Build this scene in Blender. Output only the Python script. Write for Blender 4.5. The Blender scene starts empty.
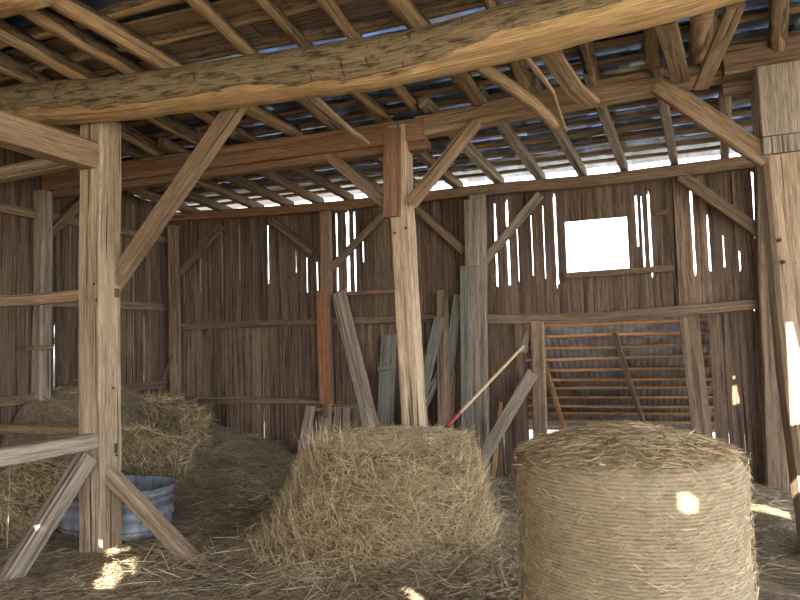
import bpy, math, random
import numpy as np
from mathutils import Vector, Matrix, noise as mn
from mathutils.geometry import delaunay_2d_cdt
random.seed(7); RNG = np.random.default_rng(7)
SC = bpy.context.scene; COL = SC.collection
R = math.radians

# ------------------------------------------------------------------ camera
FPX, EYE = 638.0, Vector((0, 0, 1.65))
YAW, PITCH, ROLL = R(19.2), R(3.66), R(1.64)
def cam_axes():
    cy, sy, cp, sp = math.cos(YAW), math.sin(YAW), math.cos(PITCH), math.sin(PITCH)
    f = Vector((-sy, cy, 0)); r = Vector((cy, sy, 0)); z = Vector((0, 0, 1))
    F = cp*f + sp*z; U = -sp*f + cp*z
    c, s = math.cos(ROLL), math.sin(ROLL)
    return c*r - s*U, s*r + c*U, F
CR, CU, CF = cam_axes()
cam = bpy.data.objects.new('camera', bpy.data.cameras.new('camera')); COL.objects.link(cam)
cam.matrix_world = Matrix(((CR.x, CU.x, -CF.x, 0), (CR.y, CU.y, -CF.y, 0), (CR.z, CU.z, -CF.z, 1.65), (0, 0, 0, 1)))
cam.data.sensor_width = 36; cam.data.lens = 36*FPX/800; cam.data.clip_start = .05; cam.data.clip_end = 500
SC.camera = cam
def ray(x, y): return (x-400)/FPX*CR - (y-300)/FPX*CU + CF
def aty(x, y, Y): d = ray(x, y); return EYE + d*(Y/d.y)
def atx(x, y, X): d = ray(x, y); return EYE + d*(X/d.x)
def atz(x, y, z): d = ray(x, y); return EYE + d*((z-EYE.z)/d.z)

# ------------------------------------------------------------------ materials
def new_mat(name):
    m = bpy.data.materials.new(name); m.use_nodes = True
    nt = m.node_tree; nt.nodes.clear()
    out = nt.nodes.new('ShaderNodeOutputMaterial'); b = nt.nodes.new('ShaderNodeBsdfPrincipled')
    nt.links.new(b.outputs[0], out.inputs[0])
    return m, nt, b
class NT:
    def __init__(s, nt): s.nt = nt
    def n(s, typ, **kw):
        x = s.nt.nodes.new(typ)
        for k, v in kw.items(): setattr(x, k, v)
        return x
    def l(s, a, b): s.nt.links.new(a, b)
    def math(s, op, a, b=None):
        x = s.n('ShaderNodeMath', operation=op)
        for i, v in enumerate((a, b)):
            if v is None: continue
            if isinstance(v, (int, float)): x.inputs[i].default_value = v
            else: s.l(v, x.inputs[i])
        return x.outputs[0]
    def mix(s, f, a, b, mode='MIX'):
        x = s.n('ShaderNodeMix', data_type='RGBA', blend_type=mode)
        for i, v in ((0, f), (6, a), (7, b)):
            if isinstance(v, (int, float)): x.inputs[i].default_value = v
            elif isinstance(v, tuple): x.inputs[i].default_value = (*v, 1)
            else: s.l(v, x.inputs[i])
        return x.outputs[2]
    def noise(s, vec, scale=(1, 1, 1), sc=1.0, detail=4, rough=.55, dist=0):
        mp = s.n('ShaderNodeMapping'); mp.inputs['Scale'].default_value = scale; s.l(vec, mp.inputs[0])
        x = s.n('ShaderNodeTexNoise'); x.inputs['Scale'].default_value = sc
        x.inputs['Detail'].default_value = detail; x.inputs['Roughness'].default_value = rough
        x.inputs['Distortion'].default_value = dist
        s.l(mp.outputs[0], x.inputs['Vector']); return x.outputs['Fac']
    def ramp(s, f, stops):
        x = s.n('ShaderNodeValToRGB'); e = x.color_ramp.elements
        while len(e) > 1: e.remove(e[0])
        for i, (p, c) in enumerate(stops):
            k = e[0] if i == 0 else e.new(p)
            k.position = p; k.color = (*c, 1) if isinstance(c, tuple) else (c, c, c, 1)
        s.l(f, x.inputs[0]); return x.outputs[0]
    def bump(s, h, strength, dist=.01):
        x = s.n('ShaderNodeBump'); x.inputs['Strength'].default_value = strength; x.inputs['Distance'].default_value = dist
        s.l(h, x.inputs['Height']); return x.outputs[0]

def lerp(a, b, t): return tuple(x+(y-x)*t for x, y in zip(a, b))
def wood(name, dark, light, crack=.55, knots=True, bump=.6, vary=.16, rough=.85, bark=None, grain=22):
    m, nt, b = new_mat(name); g = NT(nt)
    uv = g.n('ShaderNodeUVMap'); uv.uv_map = 'UVMap'
    oi = g.n('ShaderNodeObjectInfo')
    off = g.n('ShaderNodeVectorMath', operation='ADD'); g.l(uv.outputs[0], off.inputs[0])
    cx = g.n('ShaderNodeCombineXYZ'); g.l(g.math('MULTIPLY', oi.outputs['Random'], 53.0), cx.inputs[0]); g.l(g.math('MULTIPLY', oi.outputs['Random'], 17.0), cx.inputs[1])
    g.l(cx.outputs[0], off.inputs[1]); V = off.outputs[0]
    n1 = g.noise(V, (.8, grain, 1), 1, 7, .66, .08)
    n2 = g.noise(V, (.55, 3.2, 1), 1.3, 3)
    n3 = g.noise(V, (6, 150, 1), 1, 3)
    cr = g.noise(V, (.6, 36, 1), 1, 2, .5, .05)
    col = g.ramp(n1, [(.34, lerp(dark, light, -.15)), (.5, lerp(dark, light, .55)), (.66, lerp(dark, light, 1.05))])
    col = g.mix(g.ramp(n2, [(.35, 0.0), (.7, .65)]), col, lerp(dark, light, .25))
    at = g.n('ShaderNodeAttribute'); at.attribute_name = 'tint'
    if bark:
        pe = g.n('ShaderNodeAttribute'); pe.attribute_name = 'peel'
        pn = g.noise(V, (2.2, 9, 1), 1, 5, .6)
        bf = g.ramp(g.math('ADD', pe.outputs['Fac'], g.math('MULTIPLY', pn, .9)), [(.40, 0.0), (.46, 1.0)])
        col = g.mix(bf, col, bark)
    fine = g.ramp(n3, [(.34, .58), (.62, 1.14)])
    col = g.mix(1.0, col, fine, 'MULTIPLY')
    ck = g.ramp(cr, [(.315, min(1, crack*1.5)), (.37, 0.0)])
    col = g.mix(ck, col, tuple(c*.25 for c in dark))
    h = g.math('ADD', g.math('MULTIPLY', n1, .6), g.math('MULTIPLY', n3, .5))
    h = g.math('SUBTRACT', h, ck)
    if bark:
        bn = g.noise(V, (5, 26, 1), 1, 5, .65, .4)
        bk = g.noise(V, (24, 5, 1), 1, 3, .5, .3)
        col = g.mix(g.math('MULTIPLY', bf, g.ramp(bn, [(.36, .85), (.52, 0.0)])), col, (.035, .026, .017))
        col = g.mix(g.math('MULTIPLY', bf, g.ramp(bk, [(.28, .8), (.36, 0.0)])), col, (.03, .022, .015))
        h = g.math('ADD', h, g.math('MULTIPLY', g.math('MULTIPLY', bn, bf), 2.2))
    elif knots:
        mp = g.n('ShaderNodeMapping'); mp.inputs['Scale'].default_value = (1.7, 6.5, 1); g.l(V, mp.inputs[0])
        vo = g.n('ShaderNodeTexVoronoi'); g.l(mp.outputs[0], vo.inputs['Vector'])
        kk = g.ramp(vo.outputs['Distance'], [(.05, .75), (.13, 0.0)])
        col = g.mix(kk, col, tuple(c*.45 for c in dark))
    if not bark:
        # nearly constant per-board tint
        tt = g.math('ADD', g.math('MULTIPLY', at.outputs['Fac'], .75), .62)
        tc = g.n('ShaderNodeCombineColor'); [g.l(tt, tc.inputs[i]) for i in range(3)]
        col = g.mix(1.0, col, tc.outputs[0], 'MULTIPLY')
    rv = g.math('ADD', g.math('MULTIPLY', oi.outputs['Random'], 2*vary), 1-vary)
    rc = g.n('ShaderNodeCombineColor'); [g.l(rv, rc.inputs[i]) for i in range(3)]
    col = g.mix(1.0, col, rc.outputs[0], 'MULTIPLY')
    g.l(col, b.inputs['Base Color']); b.inputs['Roughness'].default_value = rough
    b.inputs['Specular IOR Level'].default_value = .25
    g.l(g.bump(h, bump, .012), b.inputs['Normal'])
    return m
def srgb(r, g, b):
    f = lambda c: (c/255/12.92) if c <= 10 else ((c/255+.055)/1.055)**2.4
    return (f(r), f(g), f(b))
M = {}
M['pale']   = wood('pale_hewn_wood', srgb(140, 117, 92), srgb(218, 194, 162), crack=.7)
M['amber']  = wood('amber_wood', srgb(116, 94, 72), srgb(186, 157, 124))
M['red']    = wood('red_brown_wood', srgb(112, 84, 64), srgb(166, 127, 98), crack=.3)
M['grey']   = wood('grey_weathered_wood', srgb(110, 97, 84), srgb(186, 170, 150))
M['green']  = wood('grey_green_wood', srgb(100, 98, 87), srgb(154, 150, 134))
M['plank']  = wood('orange_brown_plank_wood', srgb(138, 92, 62), srgb(190, 138, 98), crack=.25)
M['brown']  = wood('brown_wood', srgb(96, 79, 64), srgb(164, 138, 112))
M['dark']   = wood('dark_board_wood', srgb(66, 53, 43), srgb(132, 110, 90))
M['wall']   = wood('wall_board_wood', srgb(72, 58, 49), srgb(150, 126, 105), crack=.8)
M['sheath'] = wood('roof_board_wood', srgb(108, 88, 68), srgb(176, 145, 112))
M['log']    = wood('log_wood', srgb(156, 124, 84), srgb(216, 182, 132), bark=srgb(146, 128, 98), crack=.3, bump=1.0)
M['pole']   = wood('pole_wood', srgb(140, 114, 86), srgb(198, 166, 126), bark=srgb(124, 106, 84), crack=.4, bump=.9)
M['orange'] = wood('warm_lit_orange_wood', srgb(168, 122, 84), srgb(226, 178, 128), crack=.2)  # orange of the warm light on the lean-to battens is put into this colour

def hay_mat(name, stops, rough=.8):
    m, nt, b = new_mat(name); g = NT(nt)
    at = g.n('ShaderNodeAttribute'); at.attribute_name = 'tint'
    g.l(g.ramp(at.outputs['Fac'], stops), b.inputs['Base Color'])
    b.inputs['Roughness'].default_value = rough; b.inputs['Specular IOR Level'].default_value = .3
    return m
HAYSTOPS = [(0, srgb(110, 92, 68)), (.35, srgb(172, 150, 114)), (.7, srgb(214, 192, 150)), (.93, srgb(240, 224, 186)), (1, srgb(172, 164, 118))]
M['straw'] = hay_mat('hay_stalks', HAYSTOPS)
M['floorstraw'] = hay_mat('dusty_hay_stalks', [(0, srgb(104, 90, 73)), (.4, srgb(148, 131, 105)), (.8, srgb(184, 166, 136)), (1, srgb(220, 205, 170))])
def hay_base(name, dark, light, sc=18, lines=None):
    m, nt, b = new_mat(name); g = NT(nt)
    tc = g.n('ShaderNodeTexCoord'); V = tc.outputs['Object']
    a = g.noise(V, (1, 1, 1.6), sc, 8, .7, .8); c = g.noise(V, (1, 1, 1), 2.3, 3)
    f = g.noise(V, (1, 1, 3.5), sc*6, 4, .6, .6)
    col = g.ramp(a, [(.3, dark), (.52, lerp(dark, light, .6)), (.72, light)])
    col = g.mix(g.ramp(c, [(.4, 0.0), (.7, .5)]), col, lerp(dark, light, .3))
    col = g.mix(1.0, col, g.ramp(f, [(.3, .55), (.62, 1.15)]), 'MULTIPLY')
    h = g.math('ADD', a, f)
    if lines:
        sp = g.n('ShaderNodeSeparateXYZ'); g.l(V, sp.inputs[0])
        wob = g.noise(V, (1, 1, 1), 5, 3)
        ph = g.math('ADD', g.math('MULTIPLY', sp.outputs[2], lines), g.math('MULTIPLY', wob, 5.0))
        w = g.math('SINE', ph)
        brk = g.noise(V, (1, 1, 4), 9, 4)
        lw = g.math('MULTIPLY', g.ramp(w, [(.0, 0.0), (.55, 0.0), (.95, 1.0)]), g.ramp(brk, [(.40, .03), (.64, .55)]))
        col = g.mix(lw, col, lerp(dark, (.02, .02, .015), .2))
        col = g.mix(g.math('MULTIPLY', g.ramp(w, [(0.0, 1.0), (.4, 0.0)]), .4), col, srgb(214, 196, 156))
        h = g.math('SUBTRACT', h, g.math('MULTIPLY', lw, .5))
    g.l(col, b.inputs['Base Color']); b.inputs['Roughness'].default_value = .9
    b.inputs['Specular IOR Level'].default_value = .15
    g.l(g.bump(h, .8, .02), b.inputs['Normal'])
    return m
M['haybody'] = hay_base('hay_mass', srgb(84, 70, 50), srgb(172, 150, 114))
M['floorhay'] = hay_base('trodden_hay', srgb(98, 84, 67), srgb(168, 149, 120))
M['netbale'] = hay_base('wrapped_hay', srgb(142, 122, 96), srgb(222, 200, 166), 22, lines=2*math.pi/.0155)
def simple(name, col, rough=.7, metal=0.0, nsc=8, amt=.25):
    m, nt, b = new_mat(name); g = NT(nt)
    tc = g.n('ShaderNodeTexCoord'); a = g.noise(tc.outputs['Object'], (1, 1, 1), nsc, 5)
    g.l(g.mix(g.ramp(a, [(.35, 0.0), (.7, amt*2)]), col, tuple(c*.45 for c in col)), b.inputs['Base Color'])
    b.inputs['Roughness'].default_value = rough; b.inputs['Metallic'].default_value = metal
    return m
M['iron'] = simple('dark_iron', (.03, .028, .026), .6)
M['redpaint'] = simple('red_paint', srgb(160, 58, 58), .5, 0, 20, .3)
M['ash'] = simple('pale_handle_wood', srgb(206, 178, 140), .6, 0, 20, .2)
M['ground'] = simple('dry_ground', srgb(168, 154, 128), .95, 0, 1.2, .4)
M['leaf'] = simple('tree_leaves', srgb(96, 120, 60), .8, 0, 3, .4)
M['twine'] = simple('twine_fibre', srgb(150, 130, 96), .9)
def slate_mat():
    m, nt, b = new_mat('sky_tinted_grey_roof_sheet'); g = NT(nt)
    at = g.n('ShaderNodeAttribute'); at.attribute_name = 'tint'
    tc = g.n('ShaderNodeTexCoord'); V = tc.outputs['Object']
    a = g.noise(V, (1, 1, 1), 6, 5)
    col = g.ramp(at.outputs['Fac'], [(0, srgb(84, 86, 96)), (.55, srgb(128, 146, 176)), (.85, srgb(160, 180, 214)), (.95, srgb(170, 168, 128)), (1, srgb(130, 104, 78))])  # grey sheets with the blue of the reflected sky mixed into the colour
    col = g.mix(g.ramp(a, [(.42, 0.0), (.62, .75)]), col, srgb(74, 66, 58))
    g.l(col, b.inputs['Base Color']); b.inputs['Roughness'].default_value = .33; b.inputs['Metallic'].default_value = .5
    return m
M['slate'] = slate_mat()
def tub_mat():
    m, nt, b = new_mat('galvanised_steel'); g = NT(nt)
    tc = g.n('ShaderNodeTexCoord'); V = tc.outputs['Object']
    a = g.noise(V, (1, 1, 1), 7, 6, .6); s = g.noise(V, (9, 9, .8), 2, 4)
    sp = g.n('ShaderNodeSeparateXYZ'); g.l(V, sp.inputs[0])
    col = g.ramp(a, [(.3, srgb(116, 132, 142)), (.55, srgb(152, 168, 178)), (.75, srgb(186, 198, 204))])
    rust = g.math('MULTIPLY', g.ramp(s, [(.45, 0.0), (.62, 1.0)]), .5)
    col = g.mix(rust, col, srgb(112, 74, 58))
    at = g.n('ShaderNodeAttribute'); at.attribute_name = 'tint'
    col = g.mix(g.math('MULTIPLY', at.outputs['Fac'], g.ramp(a, [(.3, .95), (.7, .5)])), col, srgb(112, 66, 58))
    g.l(col, b.inputs['Base Color']); b.inputs['Roughness'].default_value = .5; b.inputs['Metallic'].default_value = .15
    return m
M['tub'] = tub_mat()
def corr_mat():
    m, nt, b = new_mat('corrugated_iron'); g = NT(nt)
    tc = g.n('ShaderNodeTexCoord'); a = g.noise(tc.outputs['Object'], (1, 1, 1), 4, 5)
    g.l(g.ramp(a, [(.35, srgb(132, 116, 108)), (.6, srgb(170, 168, 172))]), b.inputs['Base Color'])
    b.inputs['Roughness'].default_value = .5; b.inputs['Metallic'].default_value = .3
    return m
M['corr'] = corr_mat()

# ------------------------------------------------------------------ mesh builder
class MB:
    def __init__(s): s.v = []; s.f = []; s.uv = []; s.t = []; s.mi = []; s.pv = {}
    def quad(s, idx, uvs, tint=.5, mi=0): s.f.append(idx); s.uv.append(uvs); s.t.append(tint); s.mi.append(mi)
    def add(s, verts):
        n = len(s.v); s.v.extend(verts); return n
    def sweep(s, rings, us, closed=True, cap=True, tint=.5, uo=(0, 0), tints=None, pv=None):
        """rings: list of equal-length vertex lists."""
        k = len(rings[0]); base = s.add([tuple(p) for r in rings for p in r])
        if pv: s.pv.update({base+i: v for i, v in enumerate(pv)})
        per = [0.0]
        r0 = rings[0]
        for i in range(k): per.append(per[-1]+(Vector(r0[(i+1) % k])-Vector(r0[i])).length)
        for j in range(len(rings)-1):
            for i in range(k if closed else k-1):
                a = base+j*k+i; b_ = base+j*k+(i+1) % k; c = b_+k; d = a+k
                t = tint if tints is None else tints[j][i]
                s.quad((a, b_, c, d), ((us[j]+uo[0], per[i]+uo[1]), (us[j]+uo[0], per[i+1]+uo[1]), (us[j+1]+uo[0], per[i+1]+uo[1]), (us[j+1]+uo[0], per[i]+uo[1])), t)
        if cap and closed:
            for j, rev in ((0, True), (len(rings)-1, False)):
                idx = list(range(base+j*k, base+j*k+k))
                c0 = sum((Vector(p) for p in rings[j]), Vector())/k
                e1 = (Vector(rings[j][0])-c0).normalized()
                nn = (Vector(rings[j][1])-c0).cross(e1); e2 = nn.cross(e1).normalized() if nn.length > 1e-9 else Vector((0, 0, 1))
                uvs = [(us[j]+uo[0]+.3*(Vector(p)-c0).dot(e1), uo[1]+(Vector(p)-c0).dot(e2)) for p in rings[j]]
                if rev: idx = idx[::-1]; uvs = uvs[::-1]
                t = tint if tints is None else 0
                s.quad(tuple(idx), tuple(uvs), t)
    def build(s, name, mat, parent=None, smooth=False):
        me = bpy.data.meshes.new(name)
        me.from_pydata(s.v, [], s.f)
        uv = me.uv_layers.new(name='UVMap')
        flat = [c for q in s.uv for p in q for c in p]
        uv.data.foreach_set('uv', flat)
        at = me.attributes.new('tint', 'FLOAT', 'FACE'); at.data.foreach_set('value', s.t)
        if s.pv:
            pa = me.attributes.new('peel', 'FLOAT', 'POINT'); pa.data.foreach_set('value', [s.pv.get(i, 0.0) for i in range(len(s.v))])
        for m in (mat if isinstance(mat, (list, tuple)) else [mat]): me.materials.append(m)
        if any(s.mi): me.polygons.foreach_set('material_index', s.mi)
        if smooth: me.polygons.foreach_set('use_smooth', [True]*len(s.f))
        me.validate(); me.update()
        o = bpy.data.objects.new(name, me); COL.objects.link(o)
        if parent: o.parent = parent
        return o
def tag(o, label=None, cat=None, group=None, kind=None):
    for k, v in (('label', label), ('category', cat), ('group', group), ('kind', kind)):
        if v: o[k] = v
    return o
def empty(name, loc, label, cat, group=None):
    o = bpy.data.objects.new(name, None); COL.objects.link(o); o.location = loc; o.empty_display_size = .1
    return tag(o, label, cat, group)

def timber_geo(mb, pts, w, h, side=None, seg=None, wob=.006, taper=1.0, cham=.12, rounded=False, tint=.5, peel=None, sides=12, wobf=1.3):
    """sweep a hewn section along a polyline. w: size along SIDE, h: size across it."""
    P = [Vector(p) for p in pts]
    L = [0.0]
    for a, b in zip(P, P[1:]): L.append(L[-1]+(b-a).length)
    tot = L[-1]; n = seg or max(2, min(60, int(tot/.16)))
    d0 = (P[-1]-P[0]).normalized()
    if side is None:
        side = Vector((1, 0, 0)) if abs(d0.z) > .9 else d0.cross(Vector((0, 0, 1)))
    side = (Vector(side)-d0*Vector(side).dot(d0)).normalized()
    seed = Vector((random.uniform(-90, 90), random.uniform(-90, 90), random.uniform(-90, 90)))
    rings, us, tints = [], [], []
    for j in range(n+1):
        l = tot*j/n; i = 0
        while i < len(P)-2 and l > L[i+1]: i += 1
        t = (l-L[i])/max(1e-9, L[i+1]-L[i]); c = P[i].lerp(P[i+1], t)
        d = (P[i+1]-P[i]).normalized(); u = d.cross(side).normalized()
        k = 1+(taper-1)*j/n
        bend = Vector((mn.noise(seed+Vector((l*wobf*.5, 0, 0))), mn.noise(seed+Vector((0, l*wobf*.5, 9))), mn.noise(seed+Vector((7, 3, l*wobf*.5)))))*wob*2
        c = c+bend-d*bend.dot(d)
        if rounded:
            prof = []
            for q in range(sides):
                a = 2*math.pi*q/sides
                rr = 1+mn.noise(seed+Vector((math.cos(a)*1.1, math.sin(a)*1.1, l*1.7)))*wob*8
                prof.append((math.cos(a)*w/2*k*rr, math.sin(a)*h/2*k*rr))
        else:
            ch = cham*min(w, h)
            W, H = w/2*k, h/2*k
            prof = [(W, -H+ch), (W, H-ch), (W-ch, H), (-W+ch, H), (-W, H-ch), (-W, -H+ch), (-W+ch, -H), (W-ch, -H)]
        ring = []
        for x, y in prof:
            p = c+side*x+u*y
            q = mn.noise(seed+p*5.0)*wob*.6
            ring.append(p+side*(q if x > 0 else -q)+u*(mn.noise(seed+p*5.0+Vector((31, 7, 5)))*wob*.6))
        rings.append(ring); us.append(l)
    pv = None
    if peel is not None:
        pv = []
        for j in range(n+1):
            c = sum(rings[j], Vector())/len(rings[j])
            for i, p in enumerate(rings[j]):
                pv.append((p-c).normalized().z-peel+mn.noise(seed+Vector((us[j]*.9, 0, 0)))*.45)
    uo = (random.uniform(0, 30), random.uniform(0, 30))
    mb.sweep(rings, us, tint=tint, uo=uo, pv=pv)
def timber(name, pts, w, h, mat, label=None, cat=None, group=None, parent=None, **kw):
    mb = MB(); timber_geo(mb, pts, w, h, **kw)
    o = mb.build(name, M[mat], parent, smooth=kw.get('rounded', False))
    if label: tag(o, label, cat, group)
    return o
def V(*a): return Vector(a)

# ------------------------------------------------------------------ key dimensions
YW, XL = 7.5, -6.1                 # back wall and left wall inner faces
XR = 2.7
def rz(Y): return 3.46+.115*(7.45-Y)      # underside of rafters
def atr(x, y, off=0):
    d = ray(x, y); return EYE+d*((3.46+off+.115*7.45-1.65)/(d.z+.115*d.y))
YF = -8.0                          # front wall

# ------------------------------------------------------------------ board walls
def board_wall(name, P0, axis, n, bounds, zr, thick=.024, splits=(), mat='wall', tintf=None, seam=-.004):
    """bounds: sorted (s, halfgap, z0, z1); board between successive bounds."""
    mb = MB()
    P0 = Vector(P0); axis = Vector(axis); n = Vector(n)
    for (a, b) in zip(bounds, bounds[1:]):
        z0, z1 = zr(a[0], b[0])
        if z0 is None: continue
        rngs = [(z0, z1)]
        for (s0, s1, y0, y1) in splits:
            if a[0] >= s0-1e-4 and b[0] <= s1+1e-4:
                nr = []
                for (p, q) in rngs:
                    if y0 > p: nr.append((p, min(q, y0)))
                    if y1 < q: nr.append((max(p, y1), q))
                rngs = [r for r in nr if r[1]-r[0] > .01]
        jit = random.uniform(-.011, .011); uo = (random.uniform(0, 50), random.uniform(0, 50)); tn = random.uniform(.15, .85)
        if tintf: tn = tintf((a[0]+b[0])/2, tn)
        for (p, q) in rngs:
            lv = sorted({p, q, *[z for z in (a[2], a[3], b[2], b[3]) if z is not None and p < z < q]})
            ex = []
            for z in lv: ex.append(z)
            # add closely spaced levels so that gaps open and close with short tapers and ragged edges
            full = set(lv)
            z = p
            while z < q: full.add(round(z, 3)); z += .12
            lv = sorted(full)
            rings = []
            for z in lv:
                def edge(bd, sg):
                    s_, hg, g0, g1 = bd[:4]
                    if hg > 0 and g0-1e-6 <= z <= g1+1e-6: return s_+sg*hg*(1+.55*mn.noise(Vector((s_*9, z*7, 1))))
                    return s_+sg*seam
                e0, e1 = edge(a, 1), edge(b, -1)
                jz = jit+.004*mn.noise(Vector((s0_ := a[0]*3, z*1.5, 2)))
                r = []
                for (s_, dn) in ((e0, 0), (e1, 0), (e1, thick), (e0, thick)):
                    pnt = P0+axis*s_+n*(dn+jz); r.append((pnt.x, pnt.y, z))
                rings.append(r)
            mb.sweep(rings, lv, tint=tn, uo=uo)
    return mb.build(name, M[mat])
def make_bounds(lo, hi, gaps, wmin=.13, wmax=.24, extra=()):
    """gaps: (s, halfwidth, z0, z1) fixed edges; filled with board edges between."""
    fix = sorted([tuple(g) for g in gaps]+[(e, 0, None, None) for e in extra]+[(lo, 0, None, None), (hi, 0, None, None)])
    out = [fix[0]]
    for g in fix[1:]:
        a = out[-1][0]; d = g[0]-a
        if d > wmax:
            k = max(2, round(d/random.uniform(wmin+.02, wmax-.02)))
            cuts = sorted((i+random.uniform(-.22, .22))/k for i in range(1, k))
            out += [(a+d*c, 0, None, None) for c in cuts]
        out.append(g)
    return out

# back wall upper tier. gaps read off the photograph: pixel x, half width (m), top px, bottom px
gp = [(184, .006, 268, 300), (200, .008, 240, 292), (210, .005, 268, 285), (222, .008, 226, 300), (240, .005, 226, 280), (268, .010, 226, 284), (296, .008, 250, 272), (307, .009, 258, 292),
      (317, .006, 262, 290), (337, .011, 210, 290), (348, .024, 212, 291), (355, .014, 212, 292), (363, .006, 235, 262), (484, .014, 214, 285), (496, .014, 204, 286), (508, .014, 202, 285), (518, .005, 225, 280),
      (532, .004, 215, 275), (544, .006, 206, 276), (556, .012, 198, 284), (637, .010, 196, 246), (643, .007, 196, 272), (650, .012, 194, 272), (693, .011, 190, 272), (709, .010, 218, 270),
      (724, .008, 236, 266), (740, .006, 252, 268), (755.5, .014, 172, 266)]
gaps = []
for (px, hw, ya, yb) in gp:
    pt = aty(px, (ya+yb)/2, YW); gaps.append((pt.x, hw, aty(px, yb, YW).z, min(3.33, aty(px, ya, YW).z)))
WX0, WX1 = aty(565.5, 246, YW).x, aty(628.5, 243, YW).x
WZ0, WZ1 = aty(597, 271, YW).z, aty(597, 219, YW).z
gaps = [g for g in gaps if not WX0-.04 < g[0] < WX1+.04]
ub = make_bounds(XL-.03, XR, gaps, extra=(WX0, WX0+.21, WX0+.43, WX1))
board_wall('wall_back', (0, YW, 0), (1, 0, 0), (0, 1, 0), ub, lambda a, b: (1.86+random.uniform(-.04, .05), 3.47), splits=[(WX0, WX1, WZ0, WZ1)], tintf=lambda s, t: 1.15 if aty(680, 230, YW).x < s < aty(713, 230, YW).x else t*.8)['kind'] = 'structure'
# lower tier with the opening into the lean-to
OX0, OX1 = aty(527, 370, YW).x, aty(711, 370, YW).x
lb = make_bounds(XL-.03, XR, [], extra=(OX0, OX1))
board_wall('wall_back.001', (0, YW-.03, 0), (1, 0, 0), (0, 1, 0), lb, lambda a, b: (None, None) if OX0-.01 < (a+b)/2 < OX1+.01 else (-.05, 1.93), tintf=lambda s, t: t*1.05, seam=.0035)['kind'] = 'structure'
# left wall: sweep along y
lg = []
for (px, hw, ya, yb) in [(12, .004, 230, 280), (27, .006, 262, 396), (36, .003, 240, 300), (27, .0, 0, 0)][:3]+[(55, .008, 325, 390), (70, .006, 212, 330), (133, .010, 205, 392), (144, .008, 318, 385), (154, .003, 300, 340)]:
    a = atx(px, yb, XL); b = atx(px, ya, XL); lg.append(((a.y+b.y)/2, hw, a.z, b.z))
sb = make_bounds(YF, YW+.03, lg, .16, .27)
board_wall('wall_left', (XL, 0, 0), (0, 1, 0), (-1, 0, 0), sb, lambda a, b: (-.05, rz((a+b)/2)+.17))['kind'] = 'structure'
# front wall (behind the camera) over a wide open doorway, boards above the header only
fb = make_bounds(XL-.03, 5.0, [], .2, .3)
board_wall('wall_front', (0, YF, 0), (1, 0, 0), (0, -1, 0), fb, lambda a, b: (3.0, rz(YF)) if -5.2 < a < 4.4 else (-.05, rz(YF)))['kind'] = 'structure'
# window surround
wf = MB()
for (x0, x1, z0, z1) in ((WX0-.05, WX0, WZ0-.02, WZ1+.05), (WX1, WX1+.05, WZ0-.02, WZ1+.05), (WX0-.05, WX1+.05, WZ1, WZ1+.045)):
    timber_geo(wf, [((x0+x1)/2, YW+.034, z0), ((x0+x1)/2, YW+.034, z1)] if z1-z0 > x1-x0 else [(x0, YW+.034, (z0+z1)/2), (x1, YW+.034, (z0+z1)/2)], .02, min(x1-x0, z1-z0), side=(0, 1, 0), wob=.003)
wf.build('window_1', M['wall'])['kind'] = 'structure'

# ------------------------------------------------------------------ floor, ground, hay height
def S(t): t = max(0, min(1, t)); return t*t*(3-2*t)
BL, BR = V(-1.80, 4.90, 0), V(-.02, 3.2, 0)
def hz(x, y):
    z = .035*mn.noise(Vector((x*1.7, y*1.7, 0)))+.03*mn.noise(Vector((x*5, y*5, 4)))+.03
    z += .98*S((-5.0-x)/.9)*S((y-4.4)/.8)*(1-.55*S((y-5.9)/1.0))+.30*S((-3.5-x)/1.8)*S((y-5.0)/1.6)
    z += .10*S((-3.2-x)/1.5)*S((y-4.4)/1.2)*(1+mn.noise(Vector((x*3, y*3, 8))))
    z += .10*S((-x-2.2)/2)*S((y-6.2)/1.0)
    d = math.hypot((x-BL.x)*.9, y-BL.y); z += .16*S((1.35-d)/.7)
    d = math.hypot(x-BR.x, y-BR.y); z += .06*S((.95-d)/.4)
    z += .14*S((y-5.2)/.8)*S((x+1.0)/.6)*S((1.8-x)/.8)*.6
    e = max(abs(x+4.42)/.62, abs(y-4.7)/.45)
    z *= 1-.9*S((1.25-e)/.3)
    return max(z, .012)
mb = MB(); a = mb.add([(XL-.05, YF, -.08), (5, YF, -.08), (5, YW+.06, -.08), (XL-.05, YW+.06, -.08), (XL-.05, YF, .0), (5, YF, .0), (5, YW+.06, .0), (XL-.05, YW+.06, .0)])
for q in ((3, 2, 1, 0), (4, 5, 6, 7), (0, 1, 5, 4), (1, 2, 6, 5), (2, 3, 7, 6), (3, 0, 4, 7)): mb.quad(q, ((0, 0),)*4)
mb.build('floor', M['ground'])['kind'] = 'structure'
mb = MB(); a = mb.add([(-120, -120, -.12), (120, -120, -.12), (120, 120, -.12), (-120, 120, -.12)]); mb.quad((0, 1, 2, 3), ((0, 0),)*4)
tag(mb.build('ground', M['ground']), kind='structure')

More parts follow.
